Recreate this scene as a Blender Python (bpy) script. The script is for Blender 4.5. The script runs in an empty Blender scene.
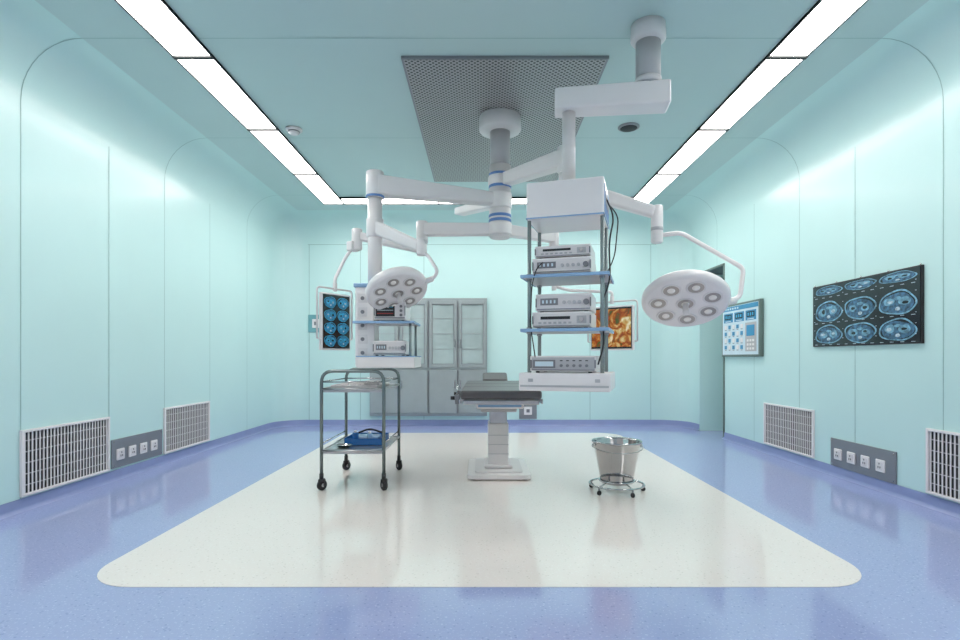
import bpy, bmesh, math, random
from mathutils import Vector, Matrix
random.seed(4)
sc = bpy.context.scene
sc.view_settings.view_transform = 'Standard'
sc.view_settings.look = 'None'
sc.view_settings.exposure = 0.0

# ------------------------------------------------------------------ materials
def new_mat(name):
    m = bpy.data.materials.new(name); m.use_nodes = True
    nt = m.node_tree
    return m, nt, nt.nodes['Principled BSDF']

def mat(name, col, rough=0.4, metal=0.0, emis=0.0, var=0.04, scale=6.0, bump=0.0, coat=0.0, ecol=None):
    m, nt, b = new_mat(name)
    tc = nt.nodes.new('ShaderNodeTexCoord')
    nz = nt.nodes.new('ShaderNodeTexNoise'); nz.inputs['Scale'].default_value = scale
    nz.inputs['Detail'].default_value = 3
    nt.links.new(tc.outputs['Object'], nz.inputs['Vector'])
    cr = nt.nodes.new('ShaderNodeValToRGB')
    cr.color_ramp.elements[0].position = 0.3; cr.color_ramp.elements[1].position = 0.7
    cr.color_ramp.elements[0].color = tuple(max(0, c * (1 - var)) for c in col) + (1,)
    cr.color_ramp.elements[1].color = tuple(min(1, c * (1 + var)) for c in col) + (1,)
    nt.links.new(nz.outputs['Fac'], cr.inputs['Fac'])
    nt.links.new(cr.outputs['Color'], b.inputs['Base Color'])
    b.inputs['Roughness'].default_value = rough
    b.inputs['Metallic'].default_value = metal
    if coat: b.inputs['Coat Weight'].default_value = coat; b.inputs['Coat Roughness'].default_value = 0.12
    if emis:
        b.inputs['Emission Color'].default_value = (ecol or col) + (1,)
        b.inputs['Emission Strength'].default_value = emis
    if bump:
        bp = nt.nodes.new('ShaderNodeBump'); bp.inputs['Strength'].default_value = bump
        bp.inputs['Distance'].default_value = 0.01
        nt.links.new(nz.outputs['Fac'], bp.inputs['Height'])
        nt.links.new(bp.outputs['Normal'], b.inputs['Normal'])
    return m

def speckle(name, c0, c1, c2, rough):
    m, nt, b = new_mat(name)
    tc = nt.nodes.new('ShaderNodeTexCoord')
    v = nt.nodes.new('ShaderNodeTexVoronoi'); v.inputs['Scale'].default_value = 38
    n = nt.nodes.new('ShaderNodeTexNoise'); n.inputs['Scale'].default_value = 90; n.inputs['Detail'].default_value = 2
    n2 = nt.nodes.new('ShaderNodeTexNoise'); n2.inputs['Scale'].default_value = 1.3
    for k in (v, n, n2): nt.links.new(tc.outputs['Object'], k.inputs['Vector'])
    r1 = nt.nodes.new('ShaderNodeValToRGB')
    r1.color_ramp.elements[0].position = 0.12; r1.color_ramp.elements[0].color = c1 + (1,)
    r1.color_ramp.elements[1].position = 0.20; r1.color_ramp.elements[1].color = c0 + (1,)
    nt.links.new(v.outputs['Distance'], r1.inputs['Fac'])
    r2 = nt.nodes.new('ShaderNodeValToRGB')
    r2.color_ramp.elements[0].position = 0.60; r2.color_ramp.elements[0].color = (0, 0, 0, 1)
    r2.color_ramp.elements[1].position = 0.68; r2.color_ramp.elements[1].color = (1, 1, 1, 1)
    nt.links.new(n.outputs['Fac'], r2.inputs['Fac'])
    mx = nt.nodes.new('ShaderNodeMixRGB'); mx.inputs['Color2'].default_value = c2 + (1,)
    nt.links.new(r2.outputs['Color'], mx.inputs['Fac']); nt.links.new(r1.outputs['Color'], mx.inputs['Color1'])
    nt.links.new(mx.outputs['Color'], b.inputs['Base Color'])
    rr = nt.nodes.new('ShaderNodeMapRange')
    rr.inputs['To Min'].default_value = rough * 0.8; rr.inputs['To Max'].default_value = rough * 1.3
    nt.links.new(n2.outputs['Fac'], rr.inputs['Value']); nt.links.new(rr.outputs['Result'], b.inputs['Roughness'])
    b.inputs['Specular IOR Level'].default_value = 1.0
    return m

def perforated(name):
    m, nt, b = new_mat(name)
    tc = nt.nodes.new('ShaderNodeTexCoord')
    mp = nt.nodes.new('ShaderNodeMapping'); mp.inputs['Rotation'].default_value = (0, 0, math.radians(45))
    mp.inputs['Scale'].default_value = (34, 34, 0)
    v = nt.nodes.new('ShaderNodeTexVoronoi'); v.inputs['Randomness'].default_value = 0; v.inputs['Scale'].default_value = 1
    nt.links.new(tc.outputs['Object'], mp.inputs['Vector']); nt.links.new(mp.outputs['Vector'], v.inputs['Vector'])
    r = nt.nodes.new('ShaderNodeValToRGB')
    r.color_ramp.elements[0].position = 0.29; r.color_ramp.elements[0].color = (0.02, 0.022, 0.022, 1)
    r.color_ramp.elements[1].position = 0.36; r.color_ramp.elements[1].color = (0.42, 0.41, 0.41, 1)
    nt.links.new(v.outputs['Distance'], r.inputs['Fac'])
    nt.links.new(r.outputs['Color'], b.inputs['Base Color'])
    b.inputs['Metallic'].default_value = 0.2; b.inputs['Roughness'].default_value = 0.35
    return m

def tissue(name):
    m, nt, b = new_mat(name)
    tc = nt.nodes.new('ShaderNodeTexCoord')
    n = nt.nodes.new('ShaderNodeTexNoise'); n.inputs['Scale'].default_value = 9; n.inputs['Detail'].default_value = 5
    n.inputs['Distortion'].default_value = 1.6
    nt.links.new(tc.outputs['Object'], n.inputs['Vector'])
    r = nt.nodes.new('ShaderNodeValToRGB'); e = r.color_ramp.elements
    e[0].position = 0.36; e[0].color = (0.08, 0.10, 0.02, 1)
    e[1].position = 0.68; e[1].color = (0.9, 0.75, 0.5, 1)
    for p, c in ((0.44, (0.35, 0.05, 0.01, 1)), (0.51, (0.55, 0.20, 0.03, 1)), (0.59, (0.65, 0.45, 0.15, 1))):
        x = e.new(p); x.color = c
    nt.links.new(n.outputs['Fac'], r.inputs['Fac'])
    nt.links.new(r.outputs['Color'], b.inputs['Base Color'])
    nt.links.new(r.outputs['Color'], b.inputs['Emission Color']); b.inputs['Emission Strength'].default_value = 0.2
    b.inputs['Roughness'].default_value = 0.2
    return m

M = {}
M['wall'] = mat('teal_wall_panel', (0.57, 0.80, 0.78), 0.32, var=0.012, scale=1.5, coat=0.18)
M['wallf'] = mat('white_bounce_wall', (0.84, 0.80, 0.80), 0.4, var=0.012, scale=1.5)  # unseen front wall, made white to neutralise the teal bounce light
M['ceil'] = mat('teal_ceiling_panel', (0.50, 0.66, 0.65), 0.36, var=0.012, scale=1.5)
M['seam'] = mat('panel_seam', (0.30, 0.50, 0.48), 0.5)
M['floor'] = speckle('blue_vinyl', (0.34, 0.395, 0.65), (0.25, 0.30, 0.54), (0.45, 0.51, 0.76), 0.085)
M['inlay'] = speckle('cream_vinyl', (0.86, 0.785, 0.735), (0.70, 0.635, 0.58), (0.90, 0.85, 0.81), 0.10)
M['base'] = mat('blue_skirting', (0.24, 0.29, 0.52), 0.3)
M['white'] = mat('white_enamel', (0.83, 0.795, 0.79), 0.28, var=0.01)
M['white2'] = mat('offwhite_plastic', (0.73, 0.70, 0.70), 0.35, var=0.02)
M['lgrey'] = mat('light_grey_plastic', (0.48, 0.475, 0.49), 0.35)
M['grey'] = mat('mid_grey_plastic', (0.20, 0.20, 0.22), 0.4)
M['dark'] = mat('black_and_shade', (0.02, 0.02, 0.022), 0.6)
M['black'] = mat('black_rubber', (0.015, 0.015, 0.017), 0.5)
M['steel'] = mat('brushed_steel', (0.50, 0.50, 0.51), 0.28, 0.9, var=0.05, scale=20)
M['chrome'] = mat('polished_steel', (0.50, 0.50, 0.505), 0.07, 1.0, var=0.04)
M['plate'] = mat('steel_plate', (0.27, 0.28, 0.30), 0.35, 0.5)
M['tube'] = mat('trolley_tube', (0.17, 0.215, 0.215), 0.25, 0.5)
M['post'] = mat('pendant_post', (0.28, 0.34, 0.34), 0.25, 0.4)
M['blue'] = mat('blue_trim', (0.12, 0.26, 0.56), 0.3)
M['lblue'] = mat('light_blue_edge', (0.27, 0.44, 0.66), 0.25)
M['bluetray'] = mat('blue_tray_plastic', (0.02, 0.14, 0.42), 0.25)
M['mattress'] = mat('grey_vinyl_mattress', (0.085, 0.081, 0.086), 0.36, bump=0.08, scale=30)
M['led'] = mat('led_diffuser', (1.0, 0.945, 0.92), 0.5, emis=14.5)
M['frame'] = mat('led_frame', (0.03, 0.035, 0.035), 0.5)
M['perf'] = perforated('perforated_steel')
M['cab'] = mat('cabinet_steel', (0.34, 0.385, 0.395), 0.35, 0.2)
M['glass'] = mat('cabinet_glass', (0.38, 0.47, 0.47), 0.10, 0.0, coat=0.6, var=0.16, scale=2.5)
M['jamb'] = mat('door_header_grey', (0.10, 0.13, 0.13), 0.5)
M['door'] = mat('door_leaf', (0.30, 0.42, 0.42), 0.4)
M['pod'] = mat('lamp_pod', (0.36, 0.33, 0.31), 0.3, 0.3)
M['lens'] = mat('lamp_lens', (0.80, 0.77, 0.74), 0.1, emis=0.1)
M['screen'] = mat('film_black', (0.006, 0.009, 0.016), 0.15, coat=0.2)
M['scan1'] = mat('scan_outline', (0.14, 0.31, 0.42), 0.4, emis=0.10, var=0.6, scale=30)
M['scan2'] = mat('scan_tissue', (0.035, 0.11, 0.19), 0.4, emis=0.08, var=0.9, scale=35)
M['scan3'] = mat('scan_bone', (0.40, 0.50, 0.56), 0.4, emis=0.12, var=0.4, scale=60)
M['scanb'] = mat('scan_bright_blue', (0.03, 0.31, 0.50), 0.4, emis=0.25, var=0.6, scale=50)
M['lcd'] = mat('lcd_light', (0.60, 0.72, 0.78), 0.3, emis=0.05)
M['lcdb'] = mat('lcd_blue', (0.03, 0.24, 0.44), 0.3, emis=0.1)
M['switch'] = mat('switch_teal', (0.16, 0.38, 0.42), 0.3)
M['green'] = mat('olive_frame', (0.16, 0.21, 0.19), 0.35, 0.4)
M['red'] = mat('red_plastic', (0.5, 0.04, 0.03), 0.4)
M['tissue'] = tissue('endoscopy_image')

# ------------------------------------------------------------------ builder
class B:
    def __init__(s, name, loc=(0, 0, 0), rotz=0.0, rot=None):
        s.name = name; s.loc = Vector(loc); s.bm = bmesh.new(); s.mats = []
        s.R = rot if rot else Matrix.Rotation(rotz, 4, 'Z')
        s.inv = (Matrix.Translation(s.loc) @ s.R).inverted()
        s.T = Matrix.Identity(4)
    def mi(s, m):
        m = M[m]
        if m not in s.mats: s.mats.append(m)
        return s.mats.index(m)
    def W(s, p):  # world point to local
        return s.inv @ Vector(p)
    def _add(s, tb, m, smooth, mtx=None):
        i = s.mi(m)
        bmesh.ops.recalc_face_normals(tb, faces=tb.faces[:])
        mt = s.T @ (mtx if mtx else Matrix.Identity(4))
        vm = {v: s.bm.verts.new(mt @ v.co) for v in tb.verts}
        for f in tb.faces:
            try: nf = s.bm.faces.new([vm[v] for v in f.verts])
            except ValueError: continue
            nf.material_index = i
            nf.smooth = f.smooth if smooth is None else smooth
        tb.free()
    def box(s, c, size, m, bevel=0.0, rot=None, seg=2):
        tb = bmesh.new(); bmesh.ops.create_cube(tb, size=1.0)
        for v in tb.verts: v.co = Vector((v.co.x * size[0], v.co.y * size[1], v.co.z * size[2]))
        if bevel:
            bmesh.ops.bevel(tb, geom=tb.edges[:], offset=min(bevel, min(size) * 0.45), segments=seg, profile=0.5, affect='EDGES')
        mt = Matrix.Translation(Vector(c)) @ (rot if rot else Matrix.Identity(4))
        s._add(tb, m, False, mt)
    def lathe(s, prof, m, mtx=None, seg=32, cap0=True, cap1=True):
        tb = bmesh.new(); rings = []
        for r, z in prof:
            rings.append([tb.verts.new((r * math.cos(2 * math.pi * k / seg), r * math.sin(2 * math.pi * k / seg), z)) for k in range(seg)])
        for a, b in zip(rings, rings[1:]):
            for k in range(seg):
                f = tb.faces.new((a[k], a[(k + 1) % seg], b[(k + 1) % seg], b[k])); f.smooth = True
        if cap0: tb.faces.new(rings[0][::-1]).smooth = False
        if cap1: tb.faces.new(rings[-1]).smooth = False
        s._add(tb, m, None, mtx)
    def cyl(s, p0, p1, r0, m, r1=None, seg=24, ch=0.0):
        p0 = Vector(p0); p1 = Vector(p1); d = p1 - p0; L = d.length
        r1 = r0 if r1 is None else r1
        q = d.to_track_quat('Z', 'Y').to_matrix().to_4x4()
        if ch:
            pr = [(r0 - ch, 0), (r0, ch), (r1, L - ch), (r1 - ch, L)]
        else: pr = [(r0, 0), (r1, L)]
        s.lathe(pr, m, Matrix.Translation(p0) @ q, seg)
    def tube(s, pts, r, m, fillet=0.0, closed=False, seg=10):
        pts = [Vector(p) for p in pts]
        if fillet:
            out = []; n = len(pts)
            for i, p in enumerate(pts):
                if not closed and i in (0, n - 1): out.append(p); continue
                a = pts[i - 1]; b = pts[(i + 1) % n]
                da = a - p; db = b - p
                f = min(fillet, da.length * 0.49, db.length * 0.49)
                A = p + da.normalized() * f; C = p + db.normalized() * f
                for k in range(7):
                    t = k / 6
                    out.append(A * (1 - t) ** 2 + p * 2 * t * (1 - t) + C * t * t)
            pts = out
        tb = bmesh.new(); n = len(pts); rings = []; up = None
        for i in range(n):
            if closed: t = (pts[(i + 1) % n] - pts[i - 1])
            else: t = pts[min(i + 1, n - 1)] - pts[max(i - 1, 0)]
            t.normalize()
            if up is None:
                up = Vector((0, 0, 1)) if abs(t.z) < 0.9 else Vector((1, 0, 0))
            up = (up - t * up.dot(t)).normalized(); sd = t.cross(up)
            rings.append([tb.verts.new(pts[i] + (up * math.cos(2 * math.pi * k / seg) + sd * math.sin(2 * math.pi * k / seg)) * r) for k in range(seg)])
        rng = range(n if closed else n - 1)
        for i in rng:
            a = rings[i]; b = rings[(i + 1) % n]
            for k in range(seg):
                tb.faces.new((a[k], a[(k + 1) % seg], b[(k + 1) % seg], b[k])).smooth = True
        if not closed:
            tb.faces.new(rings[0]); tb.faces.new(rings[-1])
        s._add(tb, m, None)
    def beam(s, p0, p1, w0, h0, w1, h1, m, bevel=0.015):
        p0 = Vector(p0); p1 = Vector(p1); d = (p1 - p0); L = d.length; t = d.normalized()
        sd = t.cross(Vector((0, 0, 1))).normalized(); up = sd.cross(t)
        tb = bmesh.new(); vs = []
        for p, w, h in ((p0, w0, h0), (p1, w1, h1)):
            for a, b in ((-1, -1), (1, -1), (1, 1), (-1, 1)):
                vs.append(tb.verts.new(p + sd * a * w / 2 + up * b * h / 2))
        for f in ((0, 1, 2, 3), (7, 6, 5, 4), (0, 4, 5, 1), (1, 5, 6, 2), (2, 6, 7, 3), (3, 7, 4, 0)):
            tb.faces.new([vs[k] for k in f])
        bmesh.ops.recalc_face_normals(tb, faces=tb.faces[:])
        if bevel: bmesh.ops.bevel(tb, geom=tb.edges[:], offset=bevel, segments=3, profile=0.5, affect='EDGES')
        s._add(tb, m, False)
    def poly(s, pts, m):
        i = s.mi(m); nf = s.bm.faces.new([s.bm.verts.new(s.T @ Vector(p)) for p in pts]); nf.material_index = i
    def prism(s, pts, z0, z1, m):
        tb = bmesh.new(); a = [tb.verts.new((x, y, z0)) for x, y in pts]; b = [tb.verts.new((x, y, z1)) for x, y in pts]
        n = len(pts); tb.faces.new(a[::-1]); tb.faces.new(b)
        for k in range(n): tb.faces.new((a[k], a[(k + 1) % n], b[(k + 1) % n], b[k]))
        s._add(tb, m, False)
    def done(s):
        me = bpy.data.meshes.new(s.name); s.bm.to_mesh(me); s.bm.free()
        for m in s.mats: me.materials.append(m)
        o = bpy.data.objects.new(s.name, me); sc.collection.objects.link(o)
        o.matrix_world = Matrix.Translation(s.loc) @ s.R
        return o

# ------------------------------------------------------------------ room
W, H, Y0, YB, RC, R = 3.0, 3.08, -1.0, 8.0, 0.42, 0.40
DY0, DY1, DZ, DX = 6.69, 7.44, 2.15, 3.35
def path_left(d, half=True):
    p = [(-W + d, y) for y in (Y0, 2.0, 5.0, YB - RC)]
    r = RC - d
    for k in range(1, 6):
        a = math.radians(180 - 9 * k); p.append((-W + RC + r * math.cos(a), YB - RC + r * math.sin(a)))
    return p
def path_back(d):
    r = RC - d; p = []
    for k in range(5, 11):
        a = math.radians(180 - 9 * k); p.append((-W + RC + r * math.cos(a), YB - RC + r * math.sin(a)))
    for k in range(0, 6):
        a = math.radians(90 - 9 * k); p.append((W - RC + r * math.cos(a), YB - RC + r * math.sin(a)))
    return p
def path_right_corner(d):
    r = RC - d; p = []
    for k in range(5, 11):
        a = math.radians(90 - 9 * k); p.append((W - RC + r * math.cos(a), YB - RC + r * math.sin(a)))
    p.append((W - d, DY1)); return p
def path_right_door(d): return [(W - d, DY1), (W - d, DY0)]
def path_right_near(d): return [(W - d, y) for y in (DY0, 5, 2, Y0)]
prof_up = [(0, H - R)] + [(R * (1 - math.cos(math.radians(a))), H - R + R * math.sin(math.radians(a))) for a in range(9, 91, 9)]
prof_full = [(0, 0.0)] + prof_up
def sweep(bd, pf, prof, m):
    i = bd.mi(m)
    rows = [[bd.bm.verts.new((x, y, z)) for x, y in pf(d)] for d, z in prof]
    for a, b in zip(rows, rows[1:]):
        for k in range(len(a) - 1):
            f = bd.bm.faces.new((a[k], a[k + 1], b[k + 1], b[k])); f.smooth = True; f.material_index = i

b = B('wall_left'); sweep(b, path_left, prof_full, 'wall'); b.done()
b = B('wall_back'); sweep(b, path_back, prof_full, 'wall'); b.done()
b = B('wall_right')
sweep(b, path_right_corner, prof_full, 'wall'); sweep(b, path_right_near, prof_full, 'wall')
sweep(b, path_right_door, [(0, DZ)] + prof_up, 'wall')
b.poly([(W, DY1, 0), (DX, DY1, 0), (DX, DY1, DZ), (W, DY1, DZ)], 'wall')
b.poly([(W, DY0, 0), (DX, DY0, 0), (DX, DY0, DZ), (W, DY0, DZ)], 'wall')
b.poly([(W, DY0, DZ), (DX, DY0, DZ), (DX, DY1, DZ), (W, DY1, DZ)], 'jamb')
b.done()
b = B('door_1', (DX, (DY0 + DY1) / 2, 0))
b.box((0, 0, DZ / 2), (0.04, DY1 - DY0, DZ), 'door')
b.box((-0.03, 0.2, 1.0), (0.03, 0.03, 0.25), 'steel', 0.005)
b.done()
b = B('trim_1', (W, DY0, 0))   # door frame
b.box((-0.004, -0.004, DZ / 2 + 0.01), (0.012, 0.03, DZ + 0.02), 'green')
b.box((-0.004, (DY1 - DY0) / 2, DZ + 0.012), (0.012, DY1 - DY0 + 0.03, 0.025), 'green')
b.done()
b = B('wall_front'); b.poly([(-W, Y0, 0), (W, Y0, 0), (W, Y0, H), (-W, Y0, H)], 'wallf'); b.done()
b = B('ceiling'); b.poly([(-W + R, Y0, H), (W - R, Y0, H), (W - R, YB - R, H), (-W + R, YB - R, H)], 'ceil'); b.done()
b = B('floor'); b.poly([(-W, Y0, 0), (DX, Y0, 0), (DX, YB, 0), (-W, YB, 0)], 'floor'); b.done()
# cream inlay, rounded rectangle
def rrect(x0, x1, y0, y1, r, n=10):
    p = []
    for cx, cy, a0 in ((x1 - r, y1 - r, 0), (x0 + r, y1 - r, 90), (x0 + r, y0 + r, 180), (x1 - r, y0 + r, 270)):
        for k in range(n + 1):
            a = math.radians(a0 + 90 * k / n); p.append((cx + r * math.cos(a), cy + r * math.sin(a)))
    return p
b = B('floor_inlay'); b.prism(rrect(-1.815, 1.79, 2.355, 7.2, 0.28), 0.0005, 0.002, 'inlay'); b.done()
bp = [(0.004, 0.085), (0.007, 0.078), (0.008, 0.03), (0.014, 0.012), (0.03, 0.001)]
for nm, pfs in (('left', [path_left]), ('back', [path_back]), ('right', [path_right_corner, path_right_near])):
    b = B('baseboard_' + nm)
    for pf in pfs: sweep(b, pf, bp, 'base')
    b.done()
# panel seams
b = B('trim_2')
def seam(y, ceil=True, side=0, zmin=0.086):
    w = 0.0035; off = 0.0015
    arcs = [(d + off, z - off) for d, z in prof_up]
    pr = [(off, zmin)] + arcs
    if not ceil: pr = [(off, zmin), (off, H - R + 0.05)]
    for sx in (-1, 1):
        p = pr
        if sx == 1 and DY0 < y < DY1: p = [(off, DZ + 0.03)] + pr[1:]
        for (d0, z0), (d1, z1) in zip(p, p[1:]):
            b.poly([(sx * (W - d0), y - w, z0), (sx * (W - d0), y + w, z0), (sx * (W - d1), y + w, z1), (sx * (W - d1), y - w, z1)], 'seam')
    if ceil:
        b.poly([(-W + R, y - w, H - off), (W - R, y - w, H - off), (W - R, y + w, H - off), (-W + R, y + w, H - off)], 'seam')
for y in (0.3, 1.9, 3.51, 5.10, 6.89): seam(y)
for y in (1.1, 2.7, 4.34, 5.95): seam(y, False)
for x in (-2.56, -1.8, -0.86, 0.70, 1.6, 2.5):
    b.poly([(x - .004, YB - .0015, .086), (x + .004, YB - .0015, .086), (x + .004, YB - .0015, H - R), (x - .004, YB - .0015, H - R)], 'seam')
b.poly([(-W + RC, YB - .0015, H - R - .004), (W - RC, YB - .0015, H - R - .004), (W - RC, YB - .0015, H - R + .004), (-W + RC, YB - .0015, H - R + .004)], 'seam')
b.done()

# ------------------------------------------------------------------ ceiling fittings
ybs = [-0.98, 0.19, 1.36, 2.53, 3.706, 4.88, 6.06, 7.245]
def led(x0, x1, y0, y1):
    b = B('led_ceiling_light', ((x0 + x1) / 2, (y0 + y1) / 2, H))
    w, l = x1 - x0, y1 - y0
    b.box((0, 0, -0.006), (w - .002, l - .002, 0.012), 'frame')
    b.box((0, 0, -0.0095), (w - 0.024, l - 0.04, 0.009), 'led')
    for s in (-1, 1):
        b.box((0, s * (l / 2 - .009), -.012), (w - .002, .016, .024), 'frame')
        b.box((s * (w / 2 - .006), 0, -.009), (.010, l - .04, .018), 'frame')
    b.done()
for x0, x1 in ((-2.12, -1.845), (1.955, 2.23)):
    for a, c in zip(ybs, ybs[1:]): led(x0, x1, a, c)
for k in range(3):
    x0 = -1.84 + k * 1.263; led(x0, x0 + 1.26, 6.97, 7.245)
b = B('laminar_airflow_panel', (0.158, 5.015, H))
b.box((0, 0, -0.01), (1.43, 2.6, 0.02), 'plate')
b.box((0, 0, -0.014), (1.40, 2.57, 0.016), 'perf')
b.done()
b = B('smoke_detector', (-1.706, 4.90, H))
b.lathe([(0.07, 0), (0.075, -0.012), (0.07, -0.02), (0.05, -0.024), (0.048, -0.04), (0.03, -0.052)], 'white2')
b.lathe([(0.052, -0.026), (0.052, -0.034)], 'grey'); b.done()
b = B('ceiling_speaker', (1.32, 4.86, H))
b.lathe([(0.095, 0), (0.095, -0.008), (0.08, -0.014)], 'plate')
b.lathe([(0.078, -0.012), (0.07, -0.018), (0.001, -0.018)], 'dark'); b.done()

# ------------------------------------------------------------------ wall fittings (built facing -y locally)
RL = math.radians(90)    # on left wall facing +x
RR = math.radians(-90)   # on right wall facing -x
def grille(wall, ya, yb, z0=0.095, z1=0.53):
    w = yb - ya; h = z1 - z0
    b = B('return_air_grille', ((-W if wall == 'L' else W), (ya + yb) / 2, (z0 + z1) / 2), RL if wall == 'L' else RR)
    b.box((0, -0.004, 0), (w - 0.02, 0.004, h - 0.02), 'dark')  # flat dark sheet: shade of the unmodelled recess put into colour
    f = 0.018
    for sx in (-1, 1): b.box((sx * (w / 2 - f / 2), -0.010, 0), (f, 0.020, h), 'white', 0.003)
    for sz in (-1, 1): b.box((0, -0.010, sz * (h / 2 - f / 2)), (w - 2 * f, 0.019, f), 'white', 0.003)
    n = int(w / 0.030)
    for k in range(1, n): b.box((-w / 2 + k * w / n, -0.0095, 0), (0.008, 0.005, h - 2 * f), 'white')
    for k in range(1, 6): b.box((0, -0.008, -h / 2 + k * h / 6), (w - 2 * f, 0.004, 0.004), 'white2')
    b.done()
grille('L', 3.50, 4.33); grille('L', 5.08, 5.92)
grille('R', 4.865, 5.72); grille('R', 2.80, 3.63)
def sockets(wall, ya, yb, z0, z1):
    w = yb - ya; h = z1 - z0
    b = B('wall_socket_panel', ((-W if wall == 'L' else W), (ya + yb) / 2, (z0 + z1) / 2), RL if wall == 'L' else RR)
    b.box((0, -0.006, 0), (w, 0.012, h), 'plate', 0.003)
    for k in range(4):
        x = (k - 1.5) * w * 0.22 - 0.02
        b.box((x, -0.017, -0.01), (0.092, 0.012, 0.092), 'white', 0.006)
        b.box((x, -0.024, -0.01), (0.060, 0.004, 0.060), 'white2', 0.003)
        for dx in (-0.010, 0.010): b.box((x + dx, -0.027, -0.02), (0.005, 0.003, 0.014), 'black')
        b.box((x, -0.027, 0.006), (0.005, 0.003, 0.012), 'black')
    for sx in (-1, 1):
        for sz in (-1, 1): b.cyl((sx * (w / 2 - .02), -0.01, sz * (h / 2 - .02)), (sx * (w / 2 - .02), -0.015, sz * (h / 2 - .02)), 0.006, 'chrome', seg=10)
    b.done()
sockets('L', 4.36, 5.05, 0.10, 0.335); sockets('R', 3.90, 4.63, 0.085, 0.32)
def small_plate(name, x, z, w, h, m='plate'):
    b = B(name, (x, YB, z)); b.box((0, -0.008, 0), (w, 0.016, h), m, 0.003)
    b.box((0, -0.02, 0), (w * .45, 0.01, h * .5), 'white', 0.003); b.box((0, -0.027, 0), (w * .18, 0.004, h * .2), 'grey'); b.done()
small_plate('wall_switch_panel', -2.46, 1.51, 0.22, 0.26, 'switch')
small_plate('wall_socket_plate', 0.68, 0.22, 0.26, 0.24)

def ell(b, cx, cz, rx, rz, y, m, n=28, ph=0.0):
    pts = []
    for k in range(n):
        a = 2 * math.pi * k / n; wob = 1 + 0.05 * math.sin(3 * a + cx * 9 + ph) + .03 * math.cos(5 * a + ph)
        pts.append((cx + rx * wob * math.cos(a), y, cz + rz * wob * math.sin(a)))
    b.poly(pts, m)
def scan(b, cx, cz, w, h, y, m1='scan1', m2='scan2', m3='scan3'):
    r = random.uniform
    ell(b, cx, cz, w * .46, h * .45, y, m1)
    ell(b, cx, cz, w * .42, h * .39, y - .0006, 'screen')
    ell(b, cx, cz - h * .02, w * .40, h * .36, y - .0012, m2, ph=r(0, 5))
    for s in (-1, 1):
        ell(b, cx + s * w * r(.15, .2), cz + h * r(-.02, .06), w * r(.11, .15), h * r(.13, .2), y - .0018, m1, ph=r(0, 5))
        ell(b, cx + s * w * r(.15, .2), cz + h * r(-.02, .04), w * r(.05, .08), h * r(.05, .1), y - .0022, r(0, 1) < .5 and m3 or 'screen', ph=r(0, 5))
    ell(b, cx + w * .02, cz - h * .22, w * .06, h * .07, y - .0022, m3)
    ell(b, cx + w * .02, cz + h * .16, w * .09, h * .06, y - .0022, m1)
# CT film viewer
w, h = 1.205, 0.535
b = B('ct_film_viewer', (W, 4.262, 1.367), RR)
b.box((0, -0.010, 0), (w, 0.02, h), 'black', 0.004)
b.box((0, -0.021, 0), (w - 0.02, 0.004, h - 0.02), 'screen')
for c_ in range(3):
    x = -w / 2 + 0.03 + (c_ + .5) * (w - .05) / 3
    for z, hh in ((h / 2 - .055, .085), (0.03, .20), (-.165, .18)):
        scan(b, x, z, (w - .06) / 3 * 1.02, hh, -0.0235)
for z in (0.155, -0.065, -0.252):
    for k in range(12): b.box((-w / 2 + .06 + k * .098, -0.024, z), (0.035, 0.001, 0.004), 'scan3')
for c_ in range(4):
    for q in range(6): b.box((-w / 2 + .035 + c_ * .375, -0.024, -.2 + q * .075), (.012, .001, .004), 'scan3')
for c_ in range(5): b.cyl((-w / 2 + .02 + c_ * (w - .04) / 4, -0.012, h / 2 - .004), (-w / 2 + .02 + c_ * (w - .04) / 4, -0.012, h / 2 + .012), 0.006, 'chrome', seg=8)
b.done()
# control panel
w, h = 0.92, 0.62
b = B('wall_control_panel', (W, 6.206, 1.325), RR)
b.box((0, -0.02, 0), (w, 0.04, h), 'green', 0.006)
b.box((0, -0.041, 0), (w - .07, 0.006, h - .05), 'lcd')
b.box((0, -0.045, .255), (w - .07, 0.004, 0.05), 'lcdb')
for k in range(6): b.box((-.33 + k * .06, -0.048, .255), (0.035, 0.002, 0.02), 'lcd')
for k in range(3):
    b.box((-0.27 + k * .27, -0.045, .15), (0.23, 0.004, 0.11), 'lcdb')
    b.box((-0.27 + k * .27, -0.048, .16), (0.17, 0.002, 0.06), 'dark')
    for q in range(3): b.box((-0.32 + k * .27 + q * .05, -0.050, .16), (0.028, 0.002, 0.035), 'scanb')
    b.box((-0.27 + k * .27, -0.048, .108), (0.14, 0.002, 0.010), 'lcd')
for r in range(4):
    for k in range(5):
        b.box((-.34 + k * .1, -0.045, .04 - r * .08), (0.055, 0.006, 0.045), ('lcdb' if (r + k) % 2 else 'white'), .002)
        b.box((-.34 + k * .1, -0.045, .04 - r * .08 - .033), (0.04, 0.003, 0.007), 'grey')
b.box((.27, -0.045, -.09), (0.24, 0.006, 0.32), 'lgrey'); b.box((.27, -0.05, -.02), (0.17, 0.004, 0.12), 'lcdb')
for r in range(3):
    for k in range(3): b.box((.21 + k * .06, -0.05, -.13 - r * .045), (.035, .004, .025), 'white')
b.done()
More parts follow.
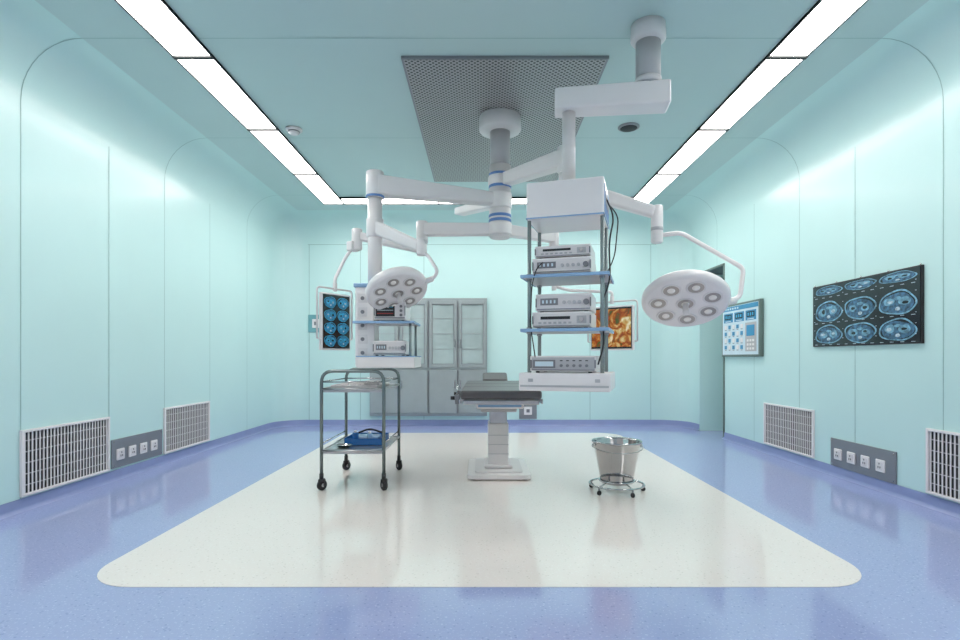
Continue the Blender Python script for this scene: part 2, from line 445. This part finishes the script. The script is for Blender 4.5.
# steel cabinet in the back wall
x0, x1, z0, z1 = -1.65, 0.075, 0.15, 1.88
b = B('steel_instrument_cabinet', ((x0 + x1) / 2, YB, 0))
w = x1 - x0; yf = -0.08
b.box((0, -0.035, (z0 + z1) / 2), (w, 0.07, z1 - z0), 'cab', 0.004)
dw = w / 4
for k in range(4):
    cx = -w / 2 + (k + .5) * dw
    for za, zb, g in ((0.86, 1.84, True), (0.19, 0.82, False)):
        cz = (za + zb) / 2; hh = zb - za; ww = dw - 0.03
        if g:
            b.box((cx, yf + .008, cz), (ww - .06, 0.004, hh - .08), 'glass')
            for q in range(1, 4): b.box((cx, yf + .004, za + .045 + q * (hh - .08) / 4), (ww - .07, 0.004, 0.010), 'cab')
            for sx in (-1, 1): b.box((cx + sx * (ww / 2 - .02), yf, cz), (.04, .022, hh), 'cab', .004)
            for sz in (-1, 1): b.box((cx, yf, cz + sz * (hh / 2 - .025)), (ww - .08, .020, .05), 'cab', .004)
            for sx in (-1, 1): b.box((cx + sx * (ww / 2 - .043), yf - .001, cz), (.006, .016, hh - .1), 'grey')
            for sz in (-1, 1): b.box((cx, yf - .001, cz + sz * (hh / 2 - .053)), (ww - .09, .016, .006), 'grey')
        else:
            b.box((cx, yf, cz), (ww, .022, hh), 'cab', .006)
        if k < 3: b.box((cx + (ww / 2 + .015), yf + .004, cz), (.007, .012, hh), 'grey')
        hx = cx + (ww / 2 - .025) * (1 if k % 2 == 0 else -1)
        b.box((hx, yf - .02, za + (0.35 if g else 0.42)), (.014, .02, .12), 'chrome', .003)
b.done()

# ------------------------------------------------------------------ central ceiling column with arms
CX, CY = 0.154, 4.62
b = B('ceiling_support_column', (CX, CY, H))
w2 = b.W
b.lathe([(0.175, 0), (0.175, -0.03), (0.18, -0.035), (0.18, -0.13), (0.17, -0.145), (0.095, -0.15)], 'white2')
b.lathe([(0.085, -0.14), (0.085, -.44)], 'lgrey')
b.lathe([(0.092, -0.44), (0.092, -1.04), (0.08, -1.055)], 'white2')
for z in (2.56, 2.46, 2.21, 2.17):
    b.lathe([(0.094, z - H + .012), (0.0975, z - H + .009), (0.0975, z - H - .009), (0.094, z - H - .012)], 'blue')
for z, hh in ((2.51, .08), (2.34, .13), (2.10, .10)):
    b.lathe([(0.098, z - H + hh / 2), (0.102, z - H + hh / 2 - .01), (0.102, z - H - hh / 2 + .01), (0.098, z - H - hh / 2)], 'white')
J1 = (-0.844, 4.26)
b.beam(w2((CX - .05, CY - .02, 2.35)), w2((J1[0], J1[1], 2.36)), .12, .10, .14, .15, 'white')
b.cyl(w2((J1[0], J1[1], 2.26)), w2((J1[0], J1[1], 2.47)), 0.07, 'white', ch=.008)
b.lathe([(0.0725, .008), (0.0725, -.008)], 'blue', Matrix.Translation(w2((J1[0], J1[1], 2.27))))
J2 = (-0.514, 4.63)
b.beam(w2((CX, CY, 2.10)), w2((J2[0], J2[1], 2.10)), .09, .10, .09, .11, 'white')
b.cyl(w2((J2[0], J2[1], 1.98)), w2((J2[0], J2[1], 2.17)), 0.05, 'white', ch=.006)
J4 = (0.66, 4.95)
b.beam(w2((CX, CY, 2.10)), w2((J4[0], J4[1], 2.10)), .09, .10, .08, .09, 'white')
b.cyl(w2((J4[0], J4[1], 2.0)), w2((J4[0], J4[1], 2.16)), 0.045, 'white', ch=.006)
J3 = (0.63, 4.09)
b.beam(w2((CX, CY, 2.51)), w2((J3[0], J3[1], 2.51)), .10, .10, .12, .13, 'white')
b.cyl(w2((J3[0], J3[1], 2.40)), w2((J3[0], J3[1], 2.60)), 0.06, 'white', ch=.008)
b.beam(w2((CX, CY, 2.34)), w2((-.22, 5.25, 2.42)), .09, .09, .12, .07, 'white')
b.done()

def lamp_head(b, c, n, R, pods, spin=.3):
    c = b.W(c); n = Vector(n).normalized()
    q = (-n).to_track_quat('Z', 'X').to_matrix().to_4x4()
    mt = Matrix.Translation(c) @ q
    b.lathe([(R * .90, -0.030), (R * .97, -.024), (R, -.008), (R, .02), (R * .95, .04), (R * .7, .06), (R * .25, .075), (R * .2, .10), (R * .02, .105)], 'white', mt, 48)
    pos = [(0, 0)]
    k = pods - 1
    pos += [(R * .62 * math.cos(2 * math.pi * i / k + spin), R * .62 * math.sin(2 * math.pi * i / k + spin)) for i in range(k)]
    pr = R * .20
    for i, (x, y) in enumerate(pos):
        m2 = mt @ Matrix.Translation((x, y, 0))
        b.lathe([(pr * 1.15, -.029), (pr * 1.12, -.036), (pr, -.038), (pr * .85, -.033)], 'white2', m2, 20, cap0=False, cap1=False)
        b.lathe([(pr * .97, -.0345), (pr * .55, -.0335)], 'pod', m2, 20, cap0=False)
        b.lathe([(pr * .45, -.034), (pr * .42, -.038), (pr * .1, -.040)], 'lens', m2, 16, cap0=False)
    b.lathe([(R * .07, -.035), (R * .065, -.09), (R * .08, -.095), (R * .07, -.115), (R * .03, -.12)], 'white2', mt, 20)
    return mt
# right surgical light
b = B('surgical_light', (1.43, 3.80, 1.41))
w2 = b.W
b.cyl(w2((J3[0], J3[1], 2.24)), w2((J3[0], J3[1], 2.40)), 0.05, 'white', ch=.006)
b.beam(w2((J3[0], J3[1], 2.31)), w2((1.25, 3.9, 2.05)), .10, .12, .08, .085, 'white', .02)
b.cyl(w2((1.264, 3.9, 1.83)), w2((1.264, 3.9, 2.10)), 0.042, 'white', ch=.008)
b.lathe([(0.0435, .012), (0.0435, -.012)], 'lgrey', Matrix.Translation(w2((1.264, 3.9, 1.93))))
b.tube([w2(p) for p in ((1.264, 3.9, 1.885), (1.43, 3.88, 1.90), (1.865, 3.85, 1.64), (1.83, 3.83, 1.43), (1.70, 3.82, 1.39))], .017, 'white', .04)
b.cyl(w2((1.80, 3.84, 1.41)), w2((1.66, 3.80, 1.385)), 0.026, 'white2', ch=.004)
lamp_head(b, (1.43, 3.80, 1.405), (-.14, -.50, -.82), .295, 8)
b.done()
# left surgical light
b = B('surgical_light', (-.63, 4.0, 1.51))
w2 = b.W
b.cyl(w2((J1[0], J1[1], 1.95)), w2((J1[0], J1[1], 2.10)), 0.068, 'white', ch=.008)
b.beam(w2((J1[0], J1[1], 2.03)), w2((-.46, 4.02, 1.83)), .10, .11, .07, .075, 'white', .02)
b.cyl(w2((-.45, 4.01, 1.76)), w2((-.45, 4.01, 1.88)), 0.034, 'white', ch=.006)
b.tube([w2(p) for p in ((-.45, 4.01, 1.79), (-.40, 4.0, 1.76), (-.325, 3.95, 1.64), (-.35, 3.97, 1.59), (-.43, 4.0, 1.575))], .013, 'white', .03)
b.cyl(w2((-.36, 3.98, 1.585)), w2((-.44, 4.0, 1.560)), 0.02, 'white2', ch=.004)
lamp_head(b, (-.63, 4.0, 1.50), (.30, -.46, -.82), .230, 8)
b.done()

# ------------------------------------------------------------------ monitors
def monitor(loc, n, w, h, kind, chain):
    ang = math.atan2(n[0], -n[1])
    b = B('medical_monitor', loc, ang)
    b.box((0, 0, 0), (w, .035, h), 'white', .008)
    b.box((0, -.0185, 0), (w - .03, .004, h - .03), 'screen')
    if kind == 'scan':
        for i in range(2):
            for j in range(4):
                scan(b, (-.5 + i) * (w - .04) / 2, (1.5 - j) * (h - .05) / 4, (w - .04) / 2, (h - .05) / 4, -.0215, 'scanb', 'lcdb', 'scan3')
    else:
        b.box((0, -.021, 0), (w - .045, .003, h - .06), 'tissue')
    b.tube([(-w / 2 - .03, .0, -h * .3), (-w / 2 - .03, 0, h / 2 + .04), (w / 2 + .03, 0, h / 2 + .04), (w / 2 + .03, 0, -h * .3)], .008, 'white2', .03)
    b.tube([(-w / 2 - .03, 0, -h * .3), (-w / 2 + .01, 0, -h * .3)], .007, 'white2')
    b.tube([(w / 2 + .03, 0, -h * .3), (w / 2 - .01, 0, -h * .3)], .007, 'white2')
    b.box((0, .03, 0), (.12, .03, .12), 'white2', .005)
    top = h / 2 + .04
    b.cyl((0, 0, top - .02), (0, 0, top + .05), .018, 'white2', ch=.003)
    chain(b, top)
    return b.done()
def ch_left(b, top):
    w2 = b.W
    e = w2((-1.065, 4.6, 2.04))
    b.cyl(w2((J2[0], J2[1], 1.90)), w2((J2[0], J2[1], 1.98)), .042, 'white', ch=.006)
    b.beam(w2((J2[0], J2[1], 1.94)), e, .075, .085, .06, .07, 'white', .015)
    b.cyl(w2((-1.065, 4.6, 1.92)), w2((-1.065, 4.6, 2.10)), .045, 'white', ch=.008)
    b.box(w2((-1.10, 4.6, 1.95)), (.09, .07, .08), 'white', .01)
    b.tube([w2((-1.11, 4.6, 1.93)), w2((-1.16, 4.58, 1.85)), w2((-1.225, 4.5, 1.66)), (0, 0, top + .04)], .014, 'white', .05)
monitor((-1.225, 4.5, 1.30), (.85, -.53), .32, .47, 'scan', ch_left)
def ch_right(b, top):
    w2 = b.W
    b.cyl(w2((J4[0], J4[1], 1.62)), w2((J4[0], J4[1], 2.0)), .022, 'white', ch=.004)
    b.tube([w2((J4[0], J4[1], 1.66)), w2((.80, 4.95, 1.62)), w2((1.18, 4.9, 1.60)), (0, 0, top + .04)], .014, 'white', .04)
monitor((1.18, 4.9, 1.27), (-.62, -.78), .42, .40, 'tissue', ch_right)

# ------------------------------------------------------------------ equipment pendants
PX, PY, PA = 0.555, 3.45, math.radians(-17)
b = B('equipment_pendant', (PX, PY, 0), PA)
w2 = b.W
MC = (1.04, 3.38)
m_ = Matrix.Translation(w2((MC[0], MC[1], H)))
b.lathe([(0.105, 0), (0.105, -.035), (0.108, -.045), (0.108, -.09), (0.10, -.10), (0.078, -.11)], 'white2', m_)
b.lathe([(0.076, -.10), (0.076, -.40)], 'lgrey', m_)
b.lathe([(0.080, -.335), (0.080, -.37)], 'white2', m_)
b.beam(w2((1.165, 3.37, 2.632)), w2((.465, 3.46, 2.632)), .17, .145, .15, .135, 'white', .014)
b.cyl((0, 0, 2.05), (0, 0, 2.565), .042, 'white2')
b.cyl((0, 0, 2.07), (0, 0, 2.12), .065, 'white2', ch=.006)
b.box((0, 0, 1.965), (.47, .40, .23), 'white', .012)
b.box((0, 0, 1.858), (.472, .402, .008), 'lblue')
b.box((.236, 0, 1.96), (.004, .34, .17), 'blue', .001)
for y in (-.1, 0, .1): b.box((.239, y, 1.97), (.006, .06, .08), 'lgrey', .002)
for sx in (-1, 1):
    for sy in (-1, 1):
        b.cyl((sx * .222, sy * .165, .90), (sx * .222, sy * .165, 1.86), .012, 'post', seg=12)
for z in (1.50, 1.17):
    b.box((0, 0, z), (.53, .44, .014), 'lgrey', .004)
    for sx in (-1, 1): b.box((sx * .262, 0, z), (.012, .444, .020), 'lblue', .003)
    b.box((0, -.217, z), (.53, .012, .020), 'lblue', .003)
    for sx in (-1, 1):
        for sy in (-1, 1): b.cyl((sx * .222, sy * .165, z - .02), (sx * .222, sy * .165, z + .02), .018, 'plate', seg=12)
b.box((0, 0, .855), (.55, .46, .11), 'white', .008)
b.box((0, -.231, .83), (.53, .004, .012), 'lgrey')
for x in (-.2, .2): b.box((x, -.233, .865), (.03, .006, .02), 'lgrey', .002)
b.tube([(.24, -.1, 1.97), (.29, -.12, 1.85), (.26, -.16, 1.70), (.27, -.17, 1.45), (.20, -.15, 1.30), (.24, -.19, 1.1), (.20, -.2, .96)], .005, 'black', .1, seg=6)
b.tube([(.24, 0, 1.97), (.31, -.02, 1.88), (.29, -.08, 1.62), (.25, -.12, 1.52)], .004, 'black', .1, seg=6)
b.tube([(-.12, -.17, 1.6), (-.16, -.24, 1.55), (-.20, -.2, 1.45), (-.21, -.19, 1.2), (-.17, -.2, .95)], .004, 'black', .06, seg=6)
b.done()
Rp = Matrix.Rotation(PA, 4, 'Z')
def device(loc, w, d, h, style=0, rz=0):
    b = B('medical_device', loc, rz)
    b.box((0, 0, h / 2 + .006), (w, d, h - .006), 'white', .006)
    for sx in (-1, 1):
        for sy in (-1, 1): b.cyl((sx * w * .4, sy * d * .4, 0), (sx * w * .4, sy * d * .4, .008), .012, 'black', seg=10)
    y = -d / 2 - .001
    z = h / 2 + .004
    b.box((0, y, z), (w * .95, .004, h * .80), 'white2' if style != 2 else 'lgrey', .001)
    b.box((0, y - .002, z - h * .36), (w * .95, .003, h * .05), 'grey')
    if style == 0:
        b.box((-w * .25, y - .003, z + h * .05), (w * .32, .003, h * .38), 'grey')
        for k in range(4): b.box((-w * .36 + k * w * .07, y - .005, z + h * .05), (w * .03, .002, h * .18), 'lcd')
        for k in range(4): b.cyl((w * (.02 + k * .09), y, z), (w * (.02 + k * .09), y - .010, z), h * .10, 'lgrey', seg=14)
        b.cyl((w * .41, y, z), (w * .41, y - .016, z), h * .16, 'grey', seg=18)
    elif style == 1:
        b.box((-w * .1, y - .003, z + h * .12), (w * .5, .003, h * .18), 'dark')
        for k in range(7): b.box((-w * .36 + k * w * .085, y - .005, z - h * .18), (w * .05, .005, h * .12), 'lgrey', .001)
        b.box((w * .34, y - .003, z), (w * .16, .004, h * .45), 'lgrey'); b.cyl((w * .34, y, z), (w * .34, y - .014, z), h * .14, 'chrome', seg=16)
    elif style == 2:
        b.box((-w * .28, y - .003, z), (w * .34, .004, h * .50), 'grey')
        b.box((-w * .28, y - .006, z), (w * .28, .002, h * .3), 'lcd')
        for k in range(5): b.cyl((w * (-.02 + k * .095), y, z - h * .1), (w * (-.02 + k * .095), y - .012, z - h * .1), h * .09, 'grey', seg=14)
        for k in range(5): b.box((w * (-.02 + k * .095), y - .003, z + h * .2), (w * .04, .003, h * .06), 'dark')
    elif style == 3:
        b.box((-w * .14, y - .003, z + h * .02), (w * .60, .004, h * .62), 'dark')
        for k, c in enumerate(('scanb', 'scan3', 'red')): b.box((-w * .14, y - .006, z + h * (.18 - k * .16)), (w * .5, .001, h * .03), c)
        for k in range(3): b.cyl((w * .36, y, z + h * (.22 - k * .22)), (w * .36, y - .012, z + h * (.22 - k * .22)), h * .07, 'grey', seg=14)
    for sx in (-1, 1): b.box((sx * w * .485, y - .006, z), (w * .02, .014, h * .5), 'grey', .002)
    b.done()
def pl(x, y, z):
    v = Rp @ Vector((x, y, 0)); return (PX + v.x, PY + v.y, z)
device(pl(-.02, -.03, 1.508), .36, .32, .10, 0, PA)
device(pl(-.015, -.03, 1.609), .34, .30, .075, 1, PA)
device(pl(-.02, -.03, 1.178), .36, .32, .10, 1, PA)
device(pl(-.01, -.03, 1.279), .34, .30, .11, 0, PA)
device(pl(-.01, -.03, .910), .40, .34, .10, 2, PA)

# left pendant (bottom console hangs just above the trolley hoops)
b = B('equipment_pendant', (J1[0], J1[1], 0))
b.cyl((0, 0, 1.52), (0, 0, 2.26), .056, 'white')
b.box((-.06, 0, 1.24), (.15, .20, .62), 'white', .012)
b.box((-.06, 0, 1.56), (.17, .22, .03), 'lblue', .006)
for k in range(5):
    b.box((-.075, -.102, 1.46 - k * .105), (.07, .006, .07), 'white2', .002)
    b.cyl((-.075, -.104, 1.46 - k * .105), (-.075, -.11, 1.46 - k * .105), .015, 'grey', seg=12)
for z in (1.27,):
    b.box((.10, 0, z), (.46, .40, .014), 'lgrey', .004)
    b.box((.10, -.2, z), (.46, .012, .020), 'lblue', .003)
    b.box((.33, 0, z), (.012, .40, .020), 'lblue', .003)
for x in (.30,):
    for y in (-.17, .17): b.cyl((x, y, .99), (x, y, 1.27), .010, 'post', seg=10)
b.box((.12, 0, .968), (.44, .42, .085), 'white', .008)
b.box((.12, 0, 1.012), (.445, .425, .008), 'lblue')
b.done()
device((J1[0] + .145, J1[1] - .03, 1.279), .24, .28, .15, 3)
device((J1[0] + .145, J1[1] - .03, 1.430), .20, .24, .06, 1)
device((J1[0] + .145, J1[1] - .03, 1.017), .25, .30, .11, 0)

# ------------------------------------------------------------------ operating table
b = B('operating_table', (0.14, 4.75, 0))
b.prism(rrect(-.26, .26, -.36, .38, .04, 5), 0.012, 0.045, 'white')
b.prism(rrect(-.20, .20, -.28, .34, .04, 5), 0.045, 0.060, 'white2')
for sx in (-1, 1):
    for y in (-.31, .33): b.cyl((sx * .21, y, 0.002), (sx * .21, y, .02), .025, 'black', seg=16)
b.box((0, 0, .075), (.24, .34, .03), 'white2', .01)
b.box((0, 0, .26), (.175, .26, .36), 'white2', .012)
b.box((0, 0, .42), (.15, .22, .30), 'steel', .006)
for z in (.18, .26, .34): b.box((0, -.131, z), (.178, .004, .006), 'lgrey')
b.box((0, 0, .50), (.135, .20, .16), 'white2', .006)
b.box((0, -.02, .575), (.30, .50, .05), 'lgrey', .01)
b.box((0, -.05, .635), (.38, .9, .070), 'white', .012)
b.box((0, -.502, .635), (.34, .006, .045), 'lblue', .002)
b.box((0, .1, .682), (.54, 1.70, .025), 'steel', .004)
for sx in (-1, 1):
    b.box((sx * .305, .08, .678), (.014, 1.66, .035), 'chrome', .003)
    for y in (-.6, -.1, .4, .8): b.box((sx * .285, y, .678), (.04, .03, .02), 'steel')
b.box((0, -.775, .672), (.56, .03, .03), 'chrome', .004)
b.box((0, -.53, .728), (.60, .54, .066), 'mattress', .02, seg=3)
b.box((0, .02, .728), (.60, .54, .066), 'mattress', .02, seg=3)
b.box((0, .63, .728), (.60, .66, .066), 'mattress', .02, seg=3)
b.box((0, 1.10, .775), (.27, .25, .07), 'mattress', .025, seg=3, rot=Matrix.Rotation(math.radians(18), 4, 'X'))
b.box((0, 1.02, .70), (.16, .2, .02), 'steel', .004)
for y in (-.70, -.2):
    b.box((-.325, y, .69), (.035, .05, .07), 'grey', .006); b.cyl((-.345, y, .70), (-.375, y, .70), .014, 'black', seg=12)
b.cyl((-.325, -.70, .70), (-.325, -.70, .80), .008, 'chrome', seg=10)
b.done()

# ------------------------------------------------------------------ instrument trolley
b = B('instrument_trolley', (-.975, 4.44, 0))
wx, dy = .235, .37
for sy in (-1, 1):
    b.tube([(-wx, sy * dy, .10), (-wx, sy * dy, .902), (wx, sy * dy, .902), (wx, sy * dy, .10)], .013, 'tube', .09, seg=12)
for sx in (-1, 1):
    for z in (.30, .765): b.tube([(sx * wx, -dy, z), (sx * wx, dy, z)], .009, 'steel')
    b.tube([(sx * wx, -dy, .82), (sx * wx, dy, .82)], .006, 'chrome')
for sy in (-1, 1):
    b.tube([(-wx, sy * dy, .30), (wx, sy * dy, .30)], .009, 'steel')
    b.tube([(-wx, sy * dy, .82), (wx, sy * dy, .82)], .006, 'chrome')
    b.tube([(-wx, sy * dy, .765), (wx, sy * dy, .765)], .009, 'steel')
for sx in (-1, 1): b.tube([(sx * wx, -dy, .355), (sx * wx, dy, .355)], .005, 'chrome')
for z in (.295, .76):
    b.box((0, 0, z), (2 * wx - .01, 2 * dy - .01, .010), 'steel', .002)
    b.box((0, -dy + .004, z - .004), (2 * wx - .02, .006, .03), 'steel')
    b.box((0, dy - .004, z - .004), (2 * wx - .02, .006, .03), 'steel')
for sx in (-1, 1):
    for sy in (-1, 1):
        x, y = sx * wx, sy * dy
        b.cyl((x, y, .085), (x, y, .13), .016, 'black', seg=14)
        b.box((x, y + .005, .078), (.045, .045, .022), 'black', .006)
        for s2 in (-1, 1): b.box((x + s2 * .021, y + .01, .058), (.005, .035, .05), 'black')
        rw = Matrix.Rotation(math.radians(35 * sx), 4, 'Z') @ Vector((.016, 0, 0))
        c = Vector((x, y + .01, .041))
        b.cyl(c - rw, c + rw, .040, 'black', seg=24, ch=.006)
        b.cyl(c - rw * 1.15, c + rw * 1.15, .014, 'lgrey', seg=14)
b.done()
def tray(name, loc, w, d, h, m, t=.004):
    b = B(name, loc)
    b.box((0, 0, t / 2), (w, d, t), m)
    for sx in (-1, 1): b.box((sx * (w / 2 - t / 2), 0, h / 2), (t, d, h), m, .001)
    for sy in (-1, 1): b.box((0, sy * (d / 2 - t / 2), h / 2), (w, t, h), m, .001)
    b.tube([(-w / 2, -d / 2, h), (w / 2, -d / 2, h), (w / 2, d / 2, h), (-w / 2, d / 2, h)], .004, m, .01, closed=True, seg=8)
    return b
b = tray('surgical_instrument_tray', (-.98, 4.40, .766), .36, .52, .022, 'white2')
for k in range(9):
    x = -.14 + k * .034; y = -.12 + random.uniform(-.05, .1); a = random.uniform(-.15, .15)
    L = random.uniform(.12, .19)
    b.tube([(x, y, .009), (x + a * .1, y + L, .009)], .004, random.choice(['chrome', 'dark', 'dark']), seg=6)
    if k % 2 == 0:
        for s2 in (-1, 1):
            c = Vector((x + s2 * .012, y - .012, .009))
            b.tube([c + Vector((math.cos(t * math.pi / 4) * .012, math.sin(t * math.pi / 4) * .014, 0)) for t in range(8)], .0025, 'chrome', closed=True, seg=6)
b.box((.06, .15, .025), (.12, .10, .04), 'lgrey', .008); b.box((-.08, .18, .02), (.1, .06, .03), 'white', .006)
b.done()
b = tray('blue_utility_tray', (-.955, 4.50, .301), .30, .34, .05, 'bluetray')
b.box((0, .02, .03), (.20, .18, .045), 'lblue', .01)
b.cyl((-.08, -.08, .005), (-.08, -.08, .09), .025, 'bluetray', ch=.004); b.cyl((-.08, -.08, .09), (-.08, -.08, .105), .012, 'white', seg=12)
b.cyl((.04, -.10, .005), (.04, -.10, .085), .022, 'lblue', ch=.004); b.cyl((.04, -.10, .085), (.04, -.10, .10), .012, 'white', seg=12)
b.tube([(-.1, .13, .06), (0, .10, .10), (.1, .13, .06)], .008, 'black', .05)
b.done()
b = B('metal_kidney_dish', (-1.08, 4.22, .301))
b.lathe([(.035, .002), (.05, .02), (.058, .022), (.05, .024), (.034, .006)], 'chrome', Matrix.Diagonal((1.3, .8, 1, 1)), 24, cap1=True); b.done()

# ------------------------------------------------------------------ kick bucket
b = B('kick_bucket', (1.01, 4.05, 0))
b.lathe([(.108, .075), (.115, .068), (.119, .078), (.174, .365), (.183, .370), (.186, .378), (.182, .384), (.174, .380), (.170, .368), (.115, .085), (.108, .082)], 'chrome', seg=48)
b.tube([(.20 * math.cos(a * math.pi / 18), .20 * math.sin(a * math.pi / 18), .058) for a in range(36)], .007, 'chrome', closed=True)
b.tube([(.128 * math.cos(a * math.pi / 18), .128 * math.sin(a * math.pi / 18), .085) for a in range(36)], .006, 'chrome', closed=True)
for k in range(5):
    a = math.radians(-90 + 72 * k + 20); c, s_ = math.cos(a), math.sin(a)
    b.tube([(.12 * c, .12 * s_, .08), (.20 * c, .20 * s_, .058)], .005, 'chrome')
    b.cyl((.20 * c, .20 * s_, .058), (.20 * c, .20 * s_, .035), .007, 'plate', seg=10)
    b.cyl((.20 * c - .009 * s_, .20 * s_ + .009 * c, .018), (.20 * c + .009 * s_, .20 * s_ - .009 * c, .018), .018, 'black', seg=18, ch=.003)
for sx in (-1, 1): b.box((sx * .178, 0, .345), (.012, .03, .03), 'steel', .003)
b.tube([(-.19, 0, .35)] + [(-.19 * math.cos(t * math.pi / 10), -.19 * math.sin(t * math.pi / 10), .35 - .035 * math.sin(t * math.pi / 10)) for t in range(1, 10)] + [(.19, 0, .35)], .004, 'steel', seg=8)
b.done()

# ------------------------------------------------------------------ world, camera
wd = bpy.data.worlds.new('World'); sc.world = wd; wd.use_nodes = True
wd.node_tree.nodes['Background'].inputs[0].default_value = (0.8, 0.9, 0.95, 1)
wd.node_tree.nodes['Background'].inputs[1].default_value = 0.3
cam = bpy.data.cameras.new('camera'); co = bpy.data.objects.new('camera', cam); sc.collection.objects.link(co)
co.location = (0, 0, 1.0); co.rotation_euler = (math.radians(90), 0, 0)
cam.sensor_width = 36; cam.lens = 540 * 36 / 960
cam.shift_x = -2 / 960; cam.shift_y = 38 / 960
cam.clip_start = 0.05
sc.camera = co
